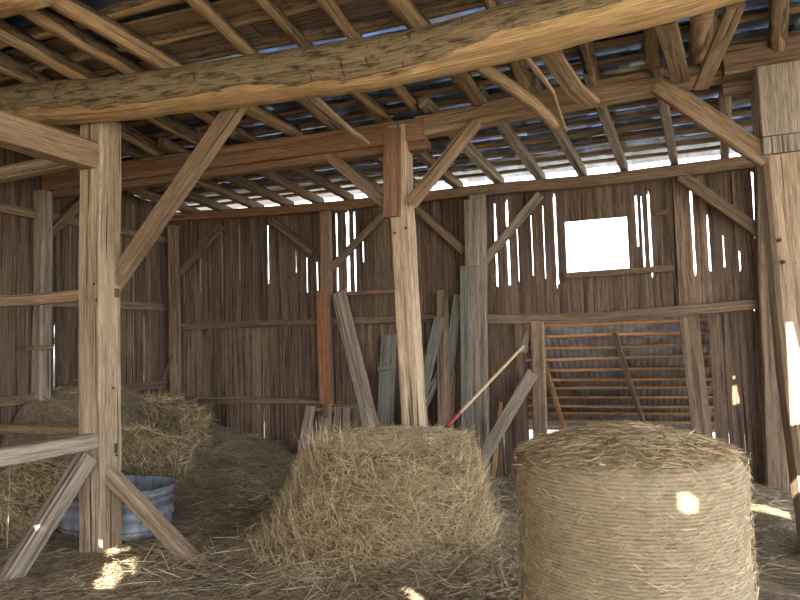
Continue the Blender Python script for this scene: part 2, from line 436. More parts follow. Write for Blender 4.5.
# ------------------------------------------------------------------ straw
class Straw:
    def __init__(s): s.v = []; s.f = []; s.t = []; s.n = 0
    def add(s, P, D, L, W, T, N=None, curl=.25):
        """vectorised ribbons: P base points, D unit directions, L lengths, W widths, T tints."""
        k = len(P)
        r = RNG.normal(size=(k, 3)); B = np.cross(D, r); B /= np.linalg.norm(B, axis=1)[:, None]+1e-9
        C = np.cross(D, B)*(RNG.normal(size=(k, 1))*curl)
        rows = []
        for i, tt in enumerate((0, .35, .7, 1.0)):
            c = P+D*(L*tt)[:, None]+C*(L*tt*(1-tt) if False else L*(tt-.5)**2)[:, None]
            w = (W*(1 if i < 3 else .35))[:, None]*B*.5
            rows += [c-w, c+w]
        v = np.stack(rows, 1).reshape(-1, 3)
        b = s.n+np.arange(k)[:, None]*8
        f = np.concatenate([b+np.array([[0, 1, 3, 2]]), b+np.array([[2, 3, 5, 4]]), b+np.array([[4, 5, 7, 6]])], 1).reshape(-1, 4)
        s.v.append(v); s.f.append(f); s.t.append(np.repeat(T, 3)); s.n += k*8
    def mesh(s, name, extra=None, mats=None):
        """extra: MB body joined before the straws."""
        v = np.concatenate(s.v); f = np.concatenate(s.f); t = np.concatenate(s.t)
        off = 0; V_, F_, T_, MI = [], [], [], []
        if extra:
            V_ = list(extra.v); F_ = list(extra.f); T_ = list(extra.t); MI = [0]*len(F_); off = len(V_)
        me = bpy.data.meshes.new(name)
        V_ = V_+[tuple(x) for x in v.tolist()]; F_ = F_+[tuple(x) for x in (f+off).tolist()]
        me.from_pydata(V_, [], F_)
        at = me.attributes.new('tint', 'FLOAT', 'FACE'); at.data.foreach_set('value', T_+t.tolist())
        for m in mats: me.materials.append(m)
        me.polygons.foreach_set('material_index', MI+[1 if extra else 0]*len(f))
        me.polygons.foreach_set('use_smooth', [True]*len(F_))
        me.update(); o = bpy.data.objects.new(name, me); COL.objects.link(o); return o
def unit(a): return a/(np.linalg.norm(a, axis=1)[:, None]+1e-9)
def tints(k, mu=.45, sd=.26): return np.clip(RNG.normal(mu, sd, k), 0, 1)

# loose hay over the whole floor
gx = np.arange(XL+.02, 3.2, .06); gy = np.arange(.6, YW-.02, .06)
mb = MB(); mb.add([(float(x), float(y), hz(x, y)) for y in gy for x in gx])
nx = len(gx)
for j in range(len(gy)-1):
    for i in range(nx-1): mb.quad((j*nx+i, j*nx+i+1, (j+1)*nx+i+1, (j+1)*nx+i), ((0, 0),)*4)
st = Straw()
def floor_straw(k, x0, x1, y0, y1, lm=.13, w=(.002, .005), up=.12, mu=.45, lift=.0):
    P = np.stack([RNG.uniform(x0, x1, k), RNG.uniform(y0, y1, k), np.zeros(k)], 1)
    P[:, 2] = [hz(x, y)+.004 for x, y in P[:, :2]]
    P[:, 2] += RNG.uniform(0, 1, k)**3*lift
    a = RNG.uniform(0, 2*np.pi, k); D = unit(np.stack([np.cos(a), np.sin(a), RNG.normal(.03, up, k)], 1))
    # follow slope
    e = .08
    dz = np.array([hz(p[0]+d[0]*e, p[1]+d[1]*e)-hz(p[0], p[1]) for p, d in zip(P, D)])/e
    D[:, 2] += dz; D = unit(D)
    patch = np.array([mn.noise(Vector((p[0]*1.6, p[1]*1.6, 3))) for p in P])
    st.add(P, D, np.abs(RNG.normal(lm, lm*.45, k))+.03, RNG.uniform(*w, k), np.clip(tints(k, mu)+patch*.35, 0, 1))
floor_straw(42000, XL+.05, .4, 2.3, 7.4, .08, (.0015, .0035), mu=.56)
floor_straw(30000, -4.9, .2, 2.5, 5.2, .06, (.0012, .003), .1, .62)
floor_straw(6000, .3, 2.2, 3.2, 7.4)
floor_straw(9000, XL+.05, -4.0, 4.3, 7.4, .12, (.002, .004), .2, .32, .05)
floor_straw(900, -3.6, -2.3, 3.7, 4.6, .2, (.003, .005), .25, .75, .05)
floor_straw(4500, -2.9, -.7, 3.75, 4.4, .16, (.003, .005), .25, .5, .08)
o = st.mesh('loose_hay', mb, [M['floorhay'], M['floorstraw']])
tag(o, 'loose trodden hay covering the barn floor and heaped against the board walls', 'hay', kind='stuff')

# ------------------------------------------------------------------ round bales
def lathe_body(mb, c, prof, nseg, disp):
    n = len(prof); base = mb.add([])
    for (r, z) in prof:
        for i in range(nseg):
            a = 2*math.pi*i/nseg; q = disp(a, r, z)
            mb.v.append((c.x+math.cos(a)*q[0], c.y+math.sin(a)*q[0], c.z+q[1]))
    for j in range(n-1):
        for i in range(nseg):
            mb.quad((base+j*nseg+i, base+j*nseg+(i+1) % nseg, base+(j+1)*nseg+(i+1) % nseg, base+(j+1)*nseg+i), ((0, 0),)*4)
def netted():
    Rr, H = .505, 1.11
    root = empty('hay_bale', BR, 'round hay bale wrapped in net, standing on its end nearest the camera', 'hay bale')
    prof = [(Rr*1.03, 0)]+[(Rr*(1+.012*math.sin(z*7)), z) for z in np.arange(.03, H-.075, .012)]
    prof += [(Rr*.995, H-.07), (Rr*.975, H-.045), (Rr*.94, H-.02), (Rr*.89, H), (Rr*.8, H+.022), (Rr*.6, H+.052), (Rr*.4, H+.08), (Rr*.2, H+.10), (.001, H+.105)]
    def dsp(a, r, z):
        k = 1+.018*mn.noise(Vector((math.cos(a)*1.6, math.sin(a)*1.6, z*2)))+.010*mn.noise(Vector((math.cos(a)*9, math.sin(a)*9, z*22)))
        zz = z+(.025*mn.noise(Vector((math.cos(a)*r*7, math.sin(a)*r*7, 5)))+.012*mn.noise(Vector((math.cos(a)*r*30, math.sin(a)*r*30, 5))) if z > H-.01 else 0)
        return r*k, zz
    mb = MB(); lathe_body(mb, V(0, 0, 0), prof, 220, dsp)
    s = Straw(); k = 9000
    a = RNG.uniform(0, 2*np.pi, k); z = RNG.uniform(.02, H-.01, k); rr = Rr*1.004+RNG.uniform(0, .006, k)
    P = np.stack([np.cos(a)*rr, np.sin(a)*rr, z], 1)
    tz = RNG.normal(0, .45, k); out = RNG.normal(.02, .1, k); sg = RNG.choice([-1, 1], k)
    D = unit(np.stack([-np.sin(a)*sg+np.cos(a)*out, np.cos(a)*sg+np.sin(a)*out, tz], 1))
    s.add(P, D, np.abs(RNG.normal(.035, .02, k))+.012, RNG.uniform(.0012, .0026, k), tints(k, .58, .22))
    k = 260
    a = RNG.uniform(0, 2*np.pi, k); P = np.stack([np.cos(a)*Rr, np.sin(a)*Rr, RNG.uniform(.05, H, k)], 1)
    D = unit(np.stack([np.cos(a)+RNG.normal(0, .9, k), np.sin(a)+RNG.normal(0, .9, k), RNG.normal(0, .8, k)], 1))
    s.add(P, D, RNG.uniform(.03, .09, k), RNG.uniform(.001, .002, k), tints(k, .6))
    body = s.mesh('wrapped_side', mb, [M['netbale'], M['straw']]); body.parent = root
    s = Straw(); k = 9000
    r_ = .93*Rr*np.sqrt(RNG.uniform(0, 1, k)); a = RNG.uniform(0, 2*np.pi, k)
    P = np.stack([np.cos(a)*r_, np.sin(a)*r_, H+.105-.115*(r_/Rr)**1.4+RNG.uniform(-.005, .022, k)], 1)
    b = RNG.uniform(0, 2*np.pi, k); D = unit(np.stack([np.cos(b), np.sin(b), RNG.normal(0, .13, k)], 1))
    L = np.minimum(np.abs(RNG.normal(.06, .03, k))+.02, .06+(Rr-r_)*.9); D[:, 2] -= .28*(r_/Rr)*(D[:, 0]*np.cos(a)+D[:, 1]*np.sin(a)); D = unit(D)
    s.add(P-D*.03, D, L, RNG.uniform(.0012, .0026, k), tints(k, .42, .26))
    t = s.mesh('loose_top_hay', None, [M['straw']]); t.parent = root; t['kind'] = 'stuff'; t['label'] = 'loose grey-tan stalks on the domed top'
    # torn flap of net at the foot
    mb = MB(); rings = []
    for i in range(7):
        a = R(-22+i*7); rings.append([(math.cos(a)*(Rr*1.02+.07*(1-q)**1.5*math.sin(math.pi*(i+.5)/7)), math.sin(a)*(Rr*1.02+.07*(1-q)**1.5*math.sin(math.pi*(i+.5)/7)), .1+.35*q) for q in (0, .33, .66, 1)])
    mb.sweep(rings, [i*.06 for i in range(7)], closed=False, cap=False, tint=.9)
    o = mb.build('net_flap', M['straw'], root, True); md = o.modifiers.new('thick', 'SOLIDIFY'); md.thickness = .004
    o['label'] = 'pale torn end of the wrap'
netted()
def unwrapped():
    H = .865
    root = empty('hay_bale', BL, 'unwrapped round hay bale slumping loose onto the floor in front of the centre post', 'hay bale')
    def rad(a, z):
        t = z/H
        r = .675+.075*S((.6-t)/.6)+.03*math.sin(3*a+1)*(1-t)
        # slump toward the left front of the bale
        ca = math.cos(a-R(205)); r += .30*max(0, ca)**1.5*(1-t)**1.3
        ca = math.cos(a-R(285)); r += .26*max(0, ca)*(1-t)**1.2
        if t > .55: r -= .09*((t-.55)/.45)**2
        if t > .86: r -= .07*((t-.86)/.14)**2
        return r
    mb = MB(); ns = 200; prof = [(1, z) for z in np.arange(0, H, .02)]+[(.86, H), (.7, H+.012), (.5, H+.02), (.25, H+.03), (.001, H+.03)]
    def dsp(a, r, z):
        n = .035*mn.noise(Vector((math.cos(a)*4, math.sin(a)*4, z*5)))+.03*mn.noise(Vector((math.cos(a)*11, math.sin(a)*11, z*9)))
        if z < H: return rad(a, z)+n, z
        return rad(a, H)*r, z+n*.6
    lathe_body(mb, V(0, 0, 0), prof, ns, dsp)
    s = Straw()
    k = 15000
    a = RNG.uniform(R(120), R(380), k); z = H*(1-RNG.uniform(0, 1, k)**1.1)
    rr = np.array([rad(x, y) for x, y in zip(a, z)])+RNG.uniform(-.005, .035, k)
    P = np.stack([np.cos(a)*rr, np.sin(a)*rr, z], 1)
    th = RNG.normal(0, 1.0, k); drop = RNG.normal(-.55, .7, k)
    D = np.stack([-np.sin(a)*th+np.cos(a)*.04, np.cos(a)*th+np.sin(a)*.04, drop], 1)
    slope = np.clip((H-z)/H, .0, 1)*.25; D[:, 0] += np.cos(a)*slope*np.abs(drop)*.7; D[:, 1] += np.sin(a)*slope*np.abs(drop)*.7
    cl = np.array([mn.noise(Vector((x*3, y*3, 1))) for x, y in zip(a, z)])
    s.add(P, unit(D), np.abs(RNG.normal(.14, .07, k))+.03, RNG.uniform(.0018, .004, k), np.clip(tints(k, .5, .2)+.3*cl, 0, 1), curl=.5)
    k = 9000
    a = RNG.uniform(R(120), R(380), k); z = H*RNG.uniform(0, 1, k)
    rr = np.array([rad(x, y) for x, y in zip(a, z)])+RNG.uniform(0, .03, k)
    P = np.stack([np.cos(a)*rr, np.sin(a)*rr, z], 1); q = RNG.uniform(0, 2*np.pi, k)
    D = unit(np.stack([-np.sin(a)*np.cos(q), np.cos(a)*np.cos(q), np.sin(q)], 1)+.12*RNG.normal(size=(k, 3)))
    s.add(P, D, np.abs(RNG.normal(.10, .05, k))+.03, RNG.uniform(.0015, .0035, k), tints(k, .55, .25), curl=.6)
    k = 500   # long stray stalks hanging over the rim
    a = RNG.uniform(R(150), R(370), k); z = RNG.uniform(.3*H, .93*H, k); rr = np.array([rad(x, y) for x, y in zip(a, z)])+.03
    P = np.stack([np.cos(a)*rr, np.sin(a)*rr, z], 1); th = RNG.normal(0, .25, k)
    D = unit(np.stack([-np.sin(a)*th+np.cos(a)*.1, np.cos(a)*th+np.sin(a)*.1, -np.ones(k)], 1))
    s.add(P, D, RNG.uniform(.15, .4, k), RNG.uniform(.002, .0035, k), tints(k, .75, .15), curl=.35)
    b_ = s.mesh('loose_side', mb, [M['haybody'], M['straw']]); b_.parent = root
    s = Straw(); k = 8000
    r_ = .60*np.sqrt(RNG.uniform(0, 1, k)); a = RNG.uniform(0, 2*np.pi, k)
    P = np.stack([np.cos(a)*r_, np.sin(a)*r_, H+.03-.05*(r_/.62)**3+RNG.uniform(-.005, .025, k)], 1)
    b = RNG.uniform(0, 2*np.pi, k); D = unit(np.stack([np.cos(b), np.sin(b), RNG.normal(0, .12, k)], 1))
    s.add(P-D*.05, D, np.abs(RNG.normal(.12, .05, k))+.02, RNG.uniform(.0018, .0036, k), tints(k, .5, .22))
    t = s.mesh('loose_top_hay', None, [M['straw']]); t.parent = root; t['kind'] = 'stuff'
unwrapped()

# square bales broken up on the heap by the left wall
def small_bale(c, size, rz_, tilt, label, seed):
    sx, sy, sz = size; mb = MB(); n = 9
    off = Vector((seed*3.1, seed*1.7, 0))
    mat = Matrix.Translation(Vector(c)) @ Matrix.Rotation(rz_, 4, 'Z') @ Matrix.Rotation(tilt, 4, 'Y')
    pts = {}
    def vid(p):
        key = tuple(round(q, 4) for q in p)
        if key not in pts:
            q = Vector(p); m = max(abs(q.x), abs(q.y), abs(q.z)); l = q.length
            q = q*(1-.30*(1-m/l)) if l > 0 else q
            w = Vector((q.x*sx/2, q.y*sy/2, q.z*sz/2))
            w += Vector((mn.noise(w*6+off), mn.noise(w*6+off+Vector((9, 0, 0))), mn.noise(w*6+off+Vector((0, 9, 0)))))*.05
            w += w.normalized()*mn.noise(w*16+off)*.025
            pts[key] = len(mb.v); mb.v.append(tuple(mat @ w))
        return pts[key]
    for ax in range(3):
        for sg in (-1, 1):
            for i in range(n):
                for j in range(n):
                    def pt(a, b):
                        p = [0, 0, 0]; p[ax] = sg; p[(ax+1) % 3] = -1+2*a/n; p[(ax+2) % 3] = -1+2*b/n; return p
                    q = [vid(pt(i, j)), vid(pt(i+1, j)), vid(pt(i+1, j+1)), vid(pt(i, j+1))]
                    mb.quad(tuple(q if sg > 0 else q[::-1]), ((0, 0),)*4)
    s = Straw(); k = 1800
    fa = RNG.integers(0, len(mb.f), k); vv = np.array(mb.v)
    F = np.array(mb.f)[fa]; u = RNG.uniform(0, 1, (k, 1)); w = RNG.uniform(0, 1, (k, 1))
    P = (vv[F[:, 0]]*(1-u)+vv[F[:, 1]]*u)*(1-w)+(vv[F[:, 3]]*(1-u)+vv[F[:, 2]]*u)*w
    N = unit(np.cross(vv[F[:, 1]]-vv[F[:, 0]], vv[F[:, 2]]-vv[F[:, 0]]))
    T = RNG.normal(size=(k, 3)); D = unit(unit(np.cross(N, T))+N*RNG.normal(.22, .2, (k, 1)))
    s.add(P+N*.003, D, np.abs(RNG.normal(.09, .05, k))+.02, RNG.uniform(.002, .004, k), tints(k, .62, .25), curl=.4)
    tag(s.mesh('square_hay_bale', mb, [M['haybody'], M['straw']]), label, 'hay bale', 'broken square bales on the heap')
for i, (px, py, Y, size, rz_, tl, lab) in enumerate([
    (132, 412, 6.75, (.8, .5, .42), .5, .15, 'broken square hay bale at the top of the heap beside the big front post'),
    (176, 424, 6.75, (.75, .5, .48), -.2, .2, 'crumbling square hay bale against the back corner post, below the dark leaning rod'),
    (152, 456, 5.95, (.75, .5, .45), .3, .35, 'slumped square hay bale directly behind the far rim of the metal tub'),
    (20, 424, 5.6, (.8, .5, .4), 1.4, .1, 'square hay bale high on the heap under the lowest rail of the side wall'),
    (62, 432, 5.9, (.8, .5, .4), .2, .1, 'square hay bale lying behind the end of the lower bar, left of the front post'),
    (52, 484, 4.95, (.62, .45, .32), .15, .1, 'pale square hay bale in the middle of the heap under the lower bar'),
    (12, 492, 4.75, (.6, .42, .36), .9, -.1, 'pale square hay bale at the very edge of the picture beside the hanging twine'),
    (28, 522, 4.62, (.55, .42, .3), .1, .05, 'lowest square hay bale at the foot of the heap behind the propping brace')]):
    c = aty(px, py, Y-.22); small_bale(c, size, rz_, tl, lab, i)

# ------------------------------------------------------------------ timber frame
# front post and what meets it
PX, PY, PW = -4.125, 4.21, .24
timber('timber_post', [(PX, PY, -.02), (PX, PY, 1.4), (PX, PY, 3.58)], PW, PW, 'pale', 'thick pale hewn post beside the metal tub, carrying the bark-edged log', 'post', side=(1, 0, 0), wob=.007, cham=.07, seg=40)
post = bpy.data.objects['timber_post']
for nm, (px, py), face, sz in (('mortise_shade', (117, 293), 'x', (.05, .075)), ('mortise_shade', (116, 448), 'x', (.05, .08))):
    p = atx(px, py, PX+PW/2); mb = MB()
    timber_geo(mb, [(p.x-.03, p.y, p.z-sz[1]/2), (p.x-.03, p.y, p.z+sz[1]/2)], .07, sz[0], side=(1, 0, 0), wob=.001, cham=.02)
    o = mb.build(nm, M['dark'], post); o['label'] = 'dark block set in the post as the shade of a socket'  # solid dark block, coloured as the shade inside a socket
def log_ring():
    pts = [aty(-40, 116, 4.02), aty(110, 99, 4.02), aty(265, 78, 4.02), aty(400, 57, 4.02), aty(530, 27, 4.02), aty(680, -12, 4.02), aty(800, -50, 4.02)]
    mb = MB(); P = [Vector(p) for p in pts]
    P.insert(0, V(XL+.02, 4.02, P[0].z)); P.append(V(4.6, 4.02, P[-1].z))
    P = [p for i, p in enumerate(P) if i == 0 or p.x > P[i-1].x+.05]
    timber_geo(mb, P, .37, .35, rounded=True, sides=22, seg=110, wob=.012, peel=-.52, side=(0, 1, 0))
    tag(mb.build('log_beam', M['log'], smooth=True), 'massive rough log with bark above and a peeled golden underside, laid over the front post', 'beam')
log_ring()
# tie beam running back from the front post towards the viewer
b0, b1 = atx(-60, 118, PX), atx(86, 153, PX)
timber('tie_beam', [(PX, .4, 3.22), (PX, 2.6, 3.23), (PX, PY-PW/2-.003, 3.25)], .2, .22, 'amber', 'heavy squared beam meeting the top of the pale front post under the log end', 'beam', wob=.006)
timber('side_beam', [(XL+.02, 4.75, 3.46), (PX-.3, 4.55, 3.44)], .12, .14, 'pale', 'pale squared timber behind the heavy beam, reaching to the side wall', 'beam', side=(0, 1, 0))
# bars and braces of the front post
p0, p1 = aty(-40, 305, PY), aty(77, 297, PY)
timber('post_rail', [(XL+.03, PY, 2.09), (PX-PW/2, PY, 2.11)], .07, .1, 'amber', 'long horizontal rail at head height from the front post to the side wall', 'rail', side=(0, 1, 0))
timber('post_bar', [(PX+.05, 1.3, .98), (PX+.05, PY-PW/2+.002, .915)], .1, .125, 'grey', 'low grey bar fixed waist-high to the foot half of the front post', 'rail')
timber('side_bar', [(XL+.04, 4.85, .87), (PX-.12, 4.45, .92)], .04, .09, 'amber', 'thin pale board behind the low grey bar, in front of the heap', 'board', side=(0, 1, 0))
timber('diagonal_brace', [(PX+.03, PY-PW/2-.05, .80), (PX-.10, 3.42, -.03)], .12, .14, 'grey', 'grey prop from the low bar down to the hay, nearer than the front post', 'brace')
timber('diagonal_brace', [(PX+PW/2-.01, PY-.02, .64), (-3.08, PY-.08, -.02)], .10, .12, 'pale', 'short pale prop slanting from the front post to the floor, across the metal tub', 'brace', side=(0, 1, 0))
timber('diagonal_brace', [aty(110, 290, PY+.1), aty(122, 272, PY+.1), aty(242, 100, PY-.02)], .11, .135, 'amber', 'long brace rising from the front post to the bark-edged log', 'brace', side=(0, 1, 0))
# twine hanging from the low bar
timber('baling_twine', [atx(9.5, 463, PX-.02), atx(9, 505, PX-.03), atx(7, 548, PX-.02)], .006, .006, 'grey', 'thin twine hanging from the low grey bar down to the hay', 'twine', rounded=True, sides=6, wob=.002)

# centre post: leans and is spliced near its head
YP = 5.42
def cp(px, py): return aty(px, py, YP)
pts = [cp(418, 455), cp(414, 400), cp(408.5, 320), cp(404, 240), cp(401, 190), cp(400, 128)]
pts = [Vector(p) for p in pts]; pts.insert(0, pts[0]+V(.06, 0, -1.1)); pts[0].z = -.02
timber('timber_post', pts, .182, .2, 'pale', 'pale leaning post behind the unwrapped bale, under the joint of the purlin', 'post', side=(1, 0, 0), wob=.008, seg=44, cham=.09)
q = bpy.data.objects['timber_post.001']
a, b = cp(396.5, 132), cp(396.5, 219)
timber('splice_plate', [V(a.x, YP-.115, a.z), V(b.x, YP-.115, b.z)], .155, .05, 'red', parent=q, side=(1, 0, 0), wob=.003)['label'] = 'red-brown plank let into the head of the post'
# big post at the right-hand edge
r0 = aty(779, 120, 5.35)
XRP = aty(758, 110, 5.22).x+.17
timber('timber_post', [(XRP+.125, 5.39, -.02), (XRP+.06, 5.39, 1.3), (XRP+.012, 5.39, 2.93)], .32, .3, 'pale', 'massive hewn post nearest the netted bale, at the outer edge of the view', 'post', side=(1, 0, 0), wob=.010, cham=.10, seg=44)
q = bpy.data.objects['timber_post.002']
timber('upper_plank', [(XRP+.012, 5.37, 2.935), (XRP+.01, 5.37, 3.06)], .33, .31, 'grey', parent=q, side=(1, 0, 0), wob=.003, cham=.03)
timber('upper_plank', [(XRP+.01, 5.37, 3.066), (XRP+.006, 5.37, 3.59)], .335, .31, 'grey', parent=q, side=(1, 0, 0), wob=.003, cham=.03)
def peg_hole(parent, px, py, Y=None, X=None, r=.013):  # dark disc, its colour standing in for the shade in a peg hole
    p = aty(px, py, Y) if Y else atx(px, py, X)
    d = V(0, 1, 0) if Y else V(-1, 0, 0)
    mb = MB(); timber_geo(mb, [p-d*.006, p+d*.03], 2*r, 2*r, rounded=True, sides=10, wob=.0005, seg=2, side=(0, 0, 1))
    mb.build('peg_hole', M['dark'], parent, True)
pc = bpy.data.objects['timber_post.001']
for px, py in ((397.5, 331), (410.5, 331), (406, 228), (395, 233)): peg_hole(pc, px, py, Y=5.325)
for px, py in ((779, 240), (783, 262)): peg_hole(bpy.data.objects['timber_post.002'], px, py, Y=5.235, r=.016)
for px, py in ((94.5, 284), (97, 300)): peg_hole(post, px, py, Y=PY-PW/2)
for px, py in ((116, 455), (113, 388)): peg_hole(post, px, py, X=PX+PW/2)
# purlin in three lengths
xm = cp(425, 128).x; xm2 = cp(432, 120).x
pz = lambda px, py: aty(px, py, 5.3).z
timber('purlin_beam', [(XL+.03, 5.42, 3.545), (xm, 5.42, 3.535)], .16, .20, 'red', 'red-brown squared purlin over the leaning centre post, running to the side wall', 'beam', side=(0, 1, 0), wob=.004, cham=.05)
timber('ledger_board', [(XL+.03, 5.44, 3.405), (xm+.03, 5.44, 3.40)], .10, .075, 'red', 'narrow red-brown board doubling the purlin along its lower edge', 'board', side=(0, 1, 0), wob=.003, cham=.06)
xr = aty(727, 60, 5.3).x
timber('purlin_beam', [(xm-.08, 5.45, 3.575), (xr, 5.45, 3.70)], .12, .19, 'amber', 'pale squared purlin between the centre post and the grey plank-topped post', 'beam', side=(0, 1, 0), wob=.007, cham=.05, seg=24)
timber('purlin_beam', [(xr-.03, 5.36, 3.70), (4.6, 5.36, 3.74)], .2, .22, 'brown', 'thick brown purlin resting on the massive post at the outer edge', 'beam', side=(0, 1, 0), wob=.006, cham=.05)
timber('ledger_board', [(xr-.02, 5.46, 3.53), (4.6, 5.46, 3.55)], .06, .10, 'brown', 'thin brown board under the thick brown purlin at the outer edge', 'board', side=(0, 1, 0))
# purlin braces
def ybrace(a, b, Y, w, h, mat, label, Y2=None, **kw):
    return timber('diagonal_brace', [aty(*a, Y), aty(*b, Y2 or Y)], w, h, mat, label, 'brace', side=(0, 1, 0), wob=.005, **kw)
ybrace((411, 204), (477, 122), 5.33, .09, .105, 'amber', 'pale brace rising from the leaning centre post to the pale purlin')
ybrace((389, 208), (328, 155), 5.42, .09, .10, 'brown', 'short brown brace from the centre post up under the red-brown purlin', 5.42)
ybrace((768, 160), (658, 84), 5.28, .08, .15, 'amber', 'wide pale brace from the massive outer post up to the pale purlin')
# side wall frame
def on_left(px, py, dx=.06): return atx(px, py, XL+dx)
a = on_left(41, 300)
timber('wall_post', [(XL+.08, a.y, -.02), (XL+.08, a.y, 3.42)], .15, .15, 'grey', 'grey post on the side wall under the end of the red-brown purlin', 'post')
a, b = on_left(44, 238), on_left(76, 182)
timber('diagonal_brace', [(XL+.08, a.y, a.z), (XL+.08, a.y+.62, a.z+.62)], .09, .1, 'brown', 'brown brace high on the side wall behind the big front post', 'brace', side=(1, 0, 0))
for (pts, lab) in ((((0, 207), (80, 224)), 'top rail nailed across the side wall boards'),
                   (((123, 307), (170, 307)), 'middle rail nailed across the side wall boards'),
                   (((0, 403), (172, 383)), 'lowest rail nailed across the side wall boards above the heap')):
    a, b = on_left(*pts[0], .03), on_left(*pts[1], .03)
    z = (a.z+b.z)/2; m = (b.z-a.z)/(b.y-a.y)
    z0 = max(min(z-.4, a.z+m*(-2)), z-.05) if False else z-.01
    timber('wall_rail', [(XL+.035, .5, z0), (XL+.035, 5, z), (XL+.035, 7.42, z+.01)], .06, .10, 'brown', lab, 'rail', side=(1, 0, 0), wob=.008)
p = on_left(41, 348, .2)
timber('shelf_block', [(XL+.19, p.y-.12, p.z), (XL+.19, p.y+.12, p.z)], .1, .05, 'brown', 'small wooden block fixed to the grey side wall post', 'block', side=(1, 0, 0))
# back wall frame
timber('top_plate', [aty(60, 232, 7.38), aty(180, 217, 7.38), aty(330, 207, 7.38), aty(470, 192, 7.38)], .13, .115, 'red', 'red-brown plate along the top of the back wall under the rafter ends', 'beam', side=(0, 1, 0), wob=.006)
timber('top_plate', [aty(462, 193, 7.37), aty(600, 180, 7.37), aty(765, 160, 7.37), aty(900, 145, 7.37)], .13, .125, 'brown', 'grey-brown plate along the top of the back wall above the bright window', 'beam', side=(0, 1, 0), wob=.006)
def wpost(top, bot, w, h, mat, label, Y=7.36, name='wall_post'):
    a, b = aty(*top, Y), aty(*bot, Y); a.z = min(a.z, 3.36)
    d = (b-a)/(b.z-a.z); c = a+d*(-.02-a.z)
    return timber(name, [c, a], w, h, mat, label, 'post', side=(1, 0, 0), wob=.007)
wpost((174, 226), (176, 400), .13, .12, 'brown', 'corner post where the back wall meets the side wall')
o = wpost((325, 212), (328, 400), .14, .12, 'brown', 'brown back wall post with an orange-brown plank on its lower half')
a, b = aty(322, 292, 7.28), aty(325.5, 404, 7.28)
timber('face_plank', [a, b], .15, .03, 'plank', parent=o, side=(1, 0, 0), wob=.003)['label'] = 'orange-brown plank covering the lower half of the post'
o = wpost((477, 196), (481, 440), .19, .12, 'grey', 'grey two-piece back wall post beside the leaning boards')
a, b = aty(471, 200, 7.27), aty(472, 266, 7.27)
timber('upper_plank', [a, b], .17, .05, 'grey', parent=o, side=(1, 0, 0), wob=.003)
wpost((764, 160), (776, 488), .2, .14, 'brown', 'back wall post showing just beside the massive outer post')
def wrail(name, pts, Y, w, h, mat, label, **kw):
    return timber(name, [aty(*p, Y) for p in pts], w, h, mat, label, 'rail', side=(0, 1, 0), wob=.006, **kw)
wrail('wall_rail', [(176, 327), (330, 322), (470, 318)], 7.43, .06, .09, 'brown', 'long brown rail across the middle of the dark back wall boards')
wrail('wall_rail', [(482, 319), (600, 317), (690, 310), (768, 302)], 7.42, .07, .11, 'brown', 'pale brown rail over the opening into the lean-to')
wrail('wall_rail', [(176, 401), (250, 400), (332, 401)], 7.43, .05, .085, 'brown', 'low rail across the back wall boards above the slatted pallet')
wrail('window_ledge', [(566, 276), (620, 272), (673, 268)], 7.45, .05, .07, 'brown', 'narrow ledge board under the bright window')
wrail('window_ledge', [(340, 294), (395, 291)], 7.44, .04, .05, 'red', 'short red-brown cleat behind the leaning centre post')
wrail('window_ledge', [(655, 213), (668, 212)], 7.46, .03, .04, 'brown', 'tiny cleat high on the boards near the window')
for a, b, w, mat, lab in (((181, 274), (221, 226), .09, 'brown', 'brown brace at the corner post under the wall plate'),
                     ((313, 252), (274, 221), .09, 'brown', 'brace running up from the orange-planked post toward the corner'),
                     ((332, 268), (384, 214), .09, 'brown', 'brace running up from the orange-planked post toward the centre post'),
                     ((465, 252), (414, 206), .10, 'brown', 'brace from the two-piece grey post up toward the centre post'),
                     ((483, 262), (540, 194), .10, 'grey', 'grey brace from the two-piece grey post up toward the window'),
                     ((760, 232), (680, 176), .12, 'brown', 'wide brace from the plate above the window down to the outer wall post')):
    ybrace(a, b, 7.40, .07, w, mat, lab)
# opening post, leaning pieces
wpost((537, 322), (540, 440), .15, .09, 'brown', 'short post standing in the opening to the lean-to', Y=7.40)
def lean(name, top, bot, Y0, Y1, w, t, mat, label, cat='board', **kw):
    a, b = aty(*top, Y0), aty(*bot, Y1)
    d = b-a; k = (hz(b.x, b.y)-.02-a.z)/(d.z)
    c = a+d*k if k > 1 else b
    return timber(name, [c, a], w, t, mat, label, cat, side=(1, 0, 0), wob=.005, **kw)
lean('leaning_board', (689, 317), (703, 436), 7.42, 7.3, .19, .035, 'brown', 'brown board leaning across the lean-to opening on its far side from the pole')
lean('leaning_board', (339, 293), (372, 432), 7.36, 7.05, .19, .05, 'grey', 'weathered grey board slanting from the orange-planked post down to the pallet')
a, b = aty(342, 310, 7.30), aty(366, 412, 7.08)
lean('leaning_board', (389, 335), (384, 430), 7.42, 7.2, .2, .03, 'green', 'grey-green board standing just behind the foot of the centre post')
wrail('cleat', [(378, 370), (396, 367)], 7.2, .04, .05, 'green', 'short cleat nailed across the grey-green board behind the centre post')
lean('leaning_board', (442, 290), (444, 430), 7.36, 7.15, .14, .03, 'brown', 'upright brown board, the tallest of those leaning beside the two-piece grey post')
lean('leaning_board', (459, 295), (441, 432), 7.42, 7.28, .12, .03, 'green', 'grey-green board leaning behind the tallest brown one')
lean('leaning_board', (440, 318), (414, 430), 7.30, 7.0, .13, .03, 'green', 'tilted grey-green board between the centre post and the tallest brown board')
lean('leaning_board', (446, 360), (413, 428), 7.34, 7.1, .09, .03, 'grey', 'low narrow grey board slanting under the tilted grey-green one')
lean('leaning_board', (466, 266), (466.5, 432), 7.28, 7.15, .125, .03, 'green', 'wide grey-green board upright against the two-piece grey post')
